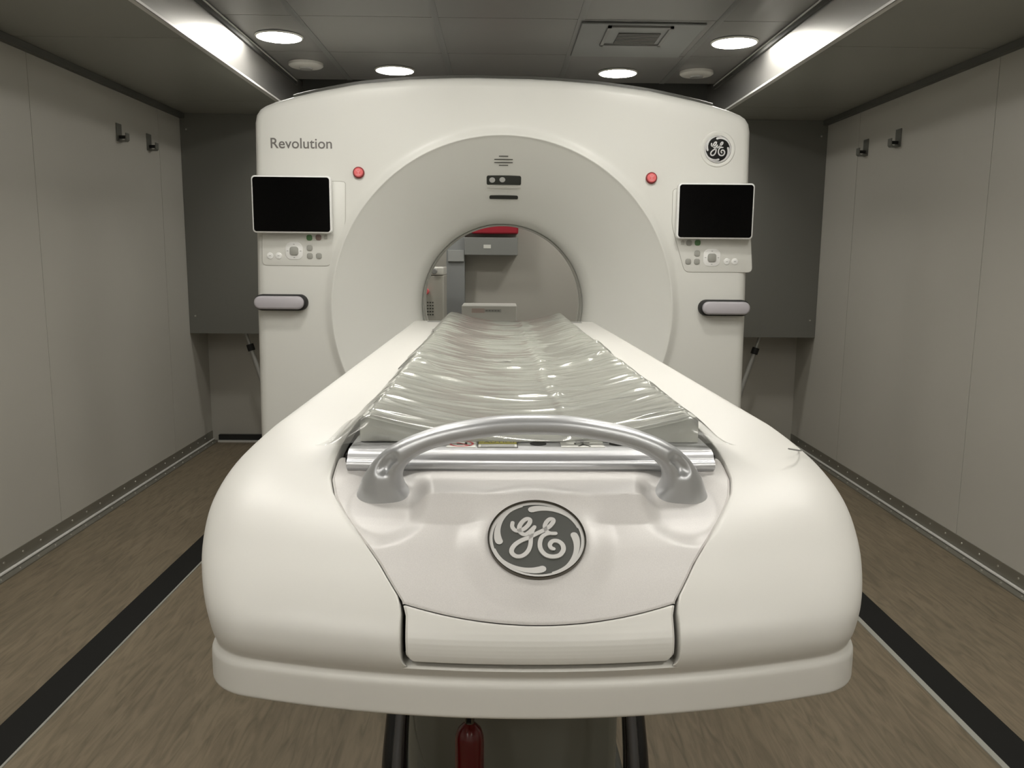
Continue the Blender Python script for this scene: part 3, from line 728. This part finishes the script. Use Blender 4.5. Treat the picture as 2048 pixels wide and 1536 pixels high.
# pedestal, base and front legs
MB().box(-.222, .222, 1.62, 2.75, .03, .760).build('pedestal', PEDEST, T, bevel=.02)
MB().box(-.26, .26, 1.58, 2.85, .0005, .035).build('base_plate', DKGREY, T, bevel=.008)
for s in (-1, 1):
    P = catmull([(s*.190, 1.56, .745), (s*.207, 1.50, .52), (s*.223, 1.46, .34), (s*.228, 1.43, .20), (s*.220, 1.42, .012)], 8)
    m = MB(); m.tube(P, list(np.linspace(.014, .030, len(P))), 18); lg = m.build('leg', GLOSSBLACK, T)
    m = MB(); P2 = [p+np.array([-s*.006, -.020, 0]) for p in P]; m.tube(P2, list(np.linspace(.006, .013, len(P))), 16); m.build('leg_highlight', mat('leg_highlight_silver', (.16, .165, .18), .3, .8), lg, label='dark silver strip drawn as the highlight on the leg')  # highlight on the black leg, put in as a silver strip
    MB().box(*sorted((s*.175, s*.25)), 1.40, 1.75, .0006, .020).build('foot', BLACK, T, bevel=.004)

# ------------------------------------------------------------ mattress, its wrap, things under the table
def mtop(x, y): 
    k = min(1, (y-1.03)/1.2)
    c = .9720-.0165*k; e = 1.003-.007*k
    return c+(e-c)*(min(abs(x), .205)/.205)**(1.9+.1*k)-k*.006*max(0, (abs(x)-.175)/.03)**2
m = MB(); R = []
for y in list(np.linspace(1.028, 1.04, 4))+list(np.linspace(1.06, 3.09, 90))+[3.10]:
    row = []
    ed = 0
    if y < 1.04: ed = .004*(1-(y-1.028)/.012)**2
    for x in np.linspace(-.206, .206, 45): row.append((x, y, mtop(x, y)-ed))
    row += [(.2105, y, mtop(.206, y)-.002), (.2135, y, mtop(.206, y)-.007), (.2140, y, mtop(.206, y)-.018)]
    bz = lambda x: .9678 if y < 1.062 else max(.9445, .9405+.0225*(abs(x)/.22)**2+.0006+tilt(y))
    for x in np.linspace(.214, -.214, 45): row.append((x, y, bz(x)))
    row += [(-.2140, y, mtop(.206, y)-.018), (-.2135, y, mtop(.206, y)-.007), (-.2105, y, mtop(.206, y)-.002)]
    R.append(row)
m.grid(R, closed_u=True); m.add(R[0], [tuple(range(len(R[0])))]); m.add(R[-1], [tuple(range(len(R[0])))])
o = m.build('couch_mattress', FOAM, None, smooth=50, label='long grey-green mattress pad with raised sides lying on the scanner couch', category='mattress')
o.location = (TX, 0, 0); o.rotation_euler = (0, 0, TR)
MB().box(-.045, -.005, 1.88, 1.90, mtop(.02, 1.9)+.0016, mtop(.02, 1.9)+.0022).build('white_tag', LABEL, o, label='small white tag')

# clear film: fine wrinkles running across, denser in the trough and along both edges
NX, NY = 190, 900
xg = np.linspace(-1, 1, NX)
creases = []
def cs():
    g_ = rng.uniform(.005, .011); return g_, g_*rng.uniform(.12, .85)
def crease(x0, y0, L_, sg, h, tl, bow): creases.append((x0, y0, L_, sg, h, tl, bow))
y = 1.22
while y < 3.08:      # long creases down the middle of the trough
    crease(rng.normal(.0, .022), y, rng.uniform(.035, .085), *cs(), rng.normal(0, .06), rng.uniform(.3, 1.6)); y += rng.uniform(.03, .062)
y = 1.3
while y < 3.0:       # a column of short puckers right of the middle
    crease(.062+rng.normal(0, .006), y, rng.uniform(.010, .022), *cs(), rng.normal(0, .15), 0); y += rng.uniform(.028, .05)
for s_ in (-1, 1):
    y = 1.06
    while y < 3.08:  # gathered creases along both edges
        crease(s_*rng.uniform(.165, .205), y, rng.uniform(.022, .05), *cs(), s_*rng.uniform(-.5, .1), 0); y += rng.uniform(.035, .07)
for _ in range(46):  # a few loose diagonal folds elsewhere
    crease(rng.uniform(-.19, .19), rng.uniform(1.06, 1.9), rng.uniform(.03, .09), rng.uniform(.005, .011), rng.uniform(.0015, .0042), rng.normal(0, .35), rng.uniform(-1, 1.5))
def wr(x, y):
    d = 0.0
    for x0, y0, L_, sg, h, tl, bow in creases:
        if abs(y-y0) > .075: continue
        dx = x-x0; q_ = (y-y0-tl*dx-bow*dx*dx)/sg
        if abs(q_) < 3.2 and abs(dx) < 2.6*L_: d += h*math.exp(-q_*q_-(dx/L_)**2)
    return d
R = []
for j in range(NY+8):
    if j < 8: y = 1.023; v = j/8.0
    else: y = 1.024+(3.125-1.024)*((j-8)/(NY-1)); v = 1
    wl = .232+.012*math.sin(y*7+1)+.006*math.sin(y*23)+.018*max(0, 1-(y-1.02)/.25)
    wr_ = .234+.010*math.sin(y*6)+.006*math.sin(y*19+2)+.015*max(0, 1-(y-1.02)/.2)
    row = []
    for i in range(NX):
        u = xg[i]; x = u*(wl if u < 0 else wr_); ax = abs(x)
        top = mtop(x, max(y, 1.03))+.0025
        if ax > .200:
            tbl = .9695+tilt(y); k = min(1, (ax-.200)/(.046)); k2 = k**1.3
            top = (mtop(.2, y)+.0025)*(1-k2)+tbl*k2
        dz = wr(x, y)+.0010*math.sin(9*y+14*x)+.0007*math.sin(23*y-31*x+1)
        dz += .0022*max(0, 1-abs(x-.055-.004*math.sin(11*y))/.012)
        if j < 8:
            zb = .9690+.003*math.sin(31*x+1)**2
            z = zb+(top-zb)*v**.9; yy = y-.010*(1-v)**1.5-.004*math.sin(40*x)*(1-v)-.012*(1-v)*max(0, (ax-.19)/.05); dz *= v
            yy -= .006*math.sin(v*3.14)
            row.append((x*(1+.03*(1-v)*max(0, (ax-.15)/.09)), yy, max(z+dz, .9688)))
        else: row.append((x, y, max(top+max(dz, -.0019), .9690+tilt(y))))
    R.append(row)
m = MB(); m.grid(R)
o = m.build('plastic_film', FILM, None, smooth=0, label='clear crinkled plastic film wrapped over the scanner couch mattress', category='plastic wrap')
o.data.polygons.foreach_set('use_smooth', [True]*len(o.data.polygons))
o.location = (TX, 0, 0); o.rotation_euler = (0, 0, TR)

t = empty('fire_extinguisher', (-.080, 1.45, 0), label='small dark red fire extinguisher standing on the floor under the table', category='fire extinguisher')
MB().lathe([(.026, .0005), (.0275, .004), (.0275, .290), (.0265, .305), (.022, .318), (.014, .327), (.009, .331)], (0, 0, 0), 'z', 36).build('cylinder', EXT, t)
MB().lathe([(.009, .331), (.009, .345), (.012, .346), (.012, .360), (0, .361)], (0, 0, 0), 'z', 20).build('valve', CHROMEDK, t)
m = MB(); m.box(-.004, .004, -.035, .012, .362, .367); m.box(-.004, .004, -.032, -.006, .347, .350); m.build('trigger', BLACK, t)
P = catmull([(-.19, 1.33, .30), (-.175, 1.31, .22), (-.155, 1.30, .14), (-.13, 1.31, .06), (-.11, 1.34, .004), (-.10, 1.45, .003)], 8)
P = catmull([(-.190, 1.44, .50), (-.182, 1.42, .36), (-.170, 1.41, .30), (-.145, 1.41, .22), (-.120, 1.42, .12), (-.11, 1.44, .004), (-.105, 1.55, .003)], 8)
MB().tube(P, .0016, 8).build('cable', mat('cable_grey', (.12, .12, .10), .5), None, label='thin grey cable hanging beside the left table leg to the floor', category='cable')
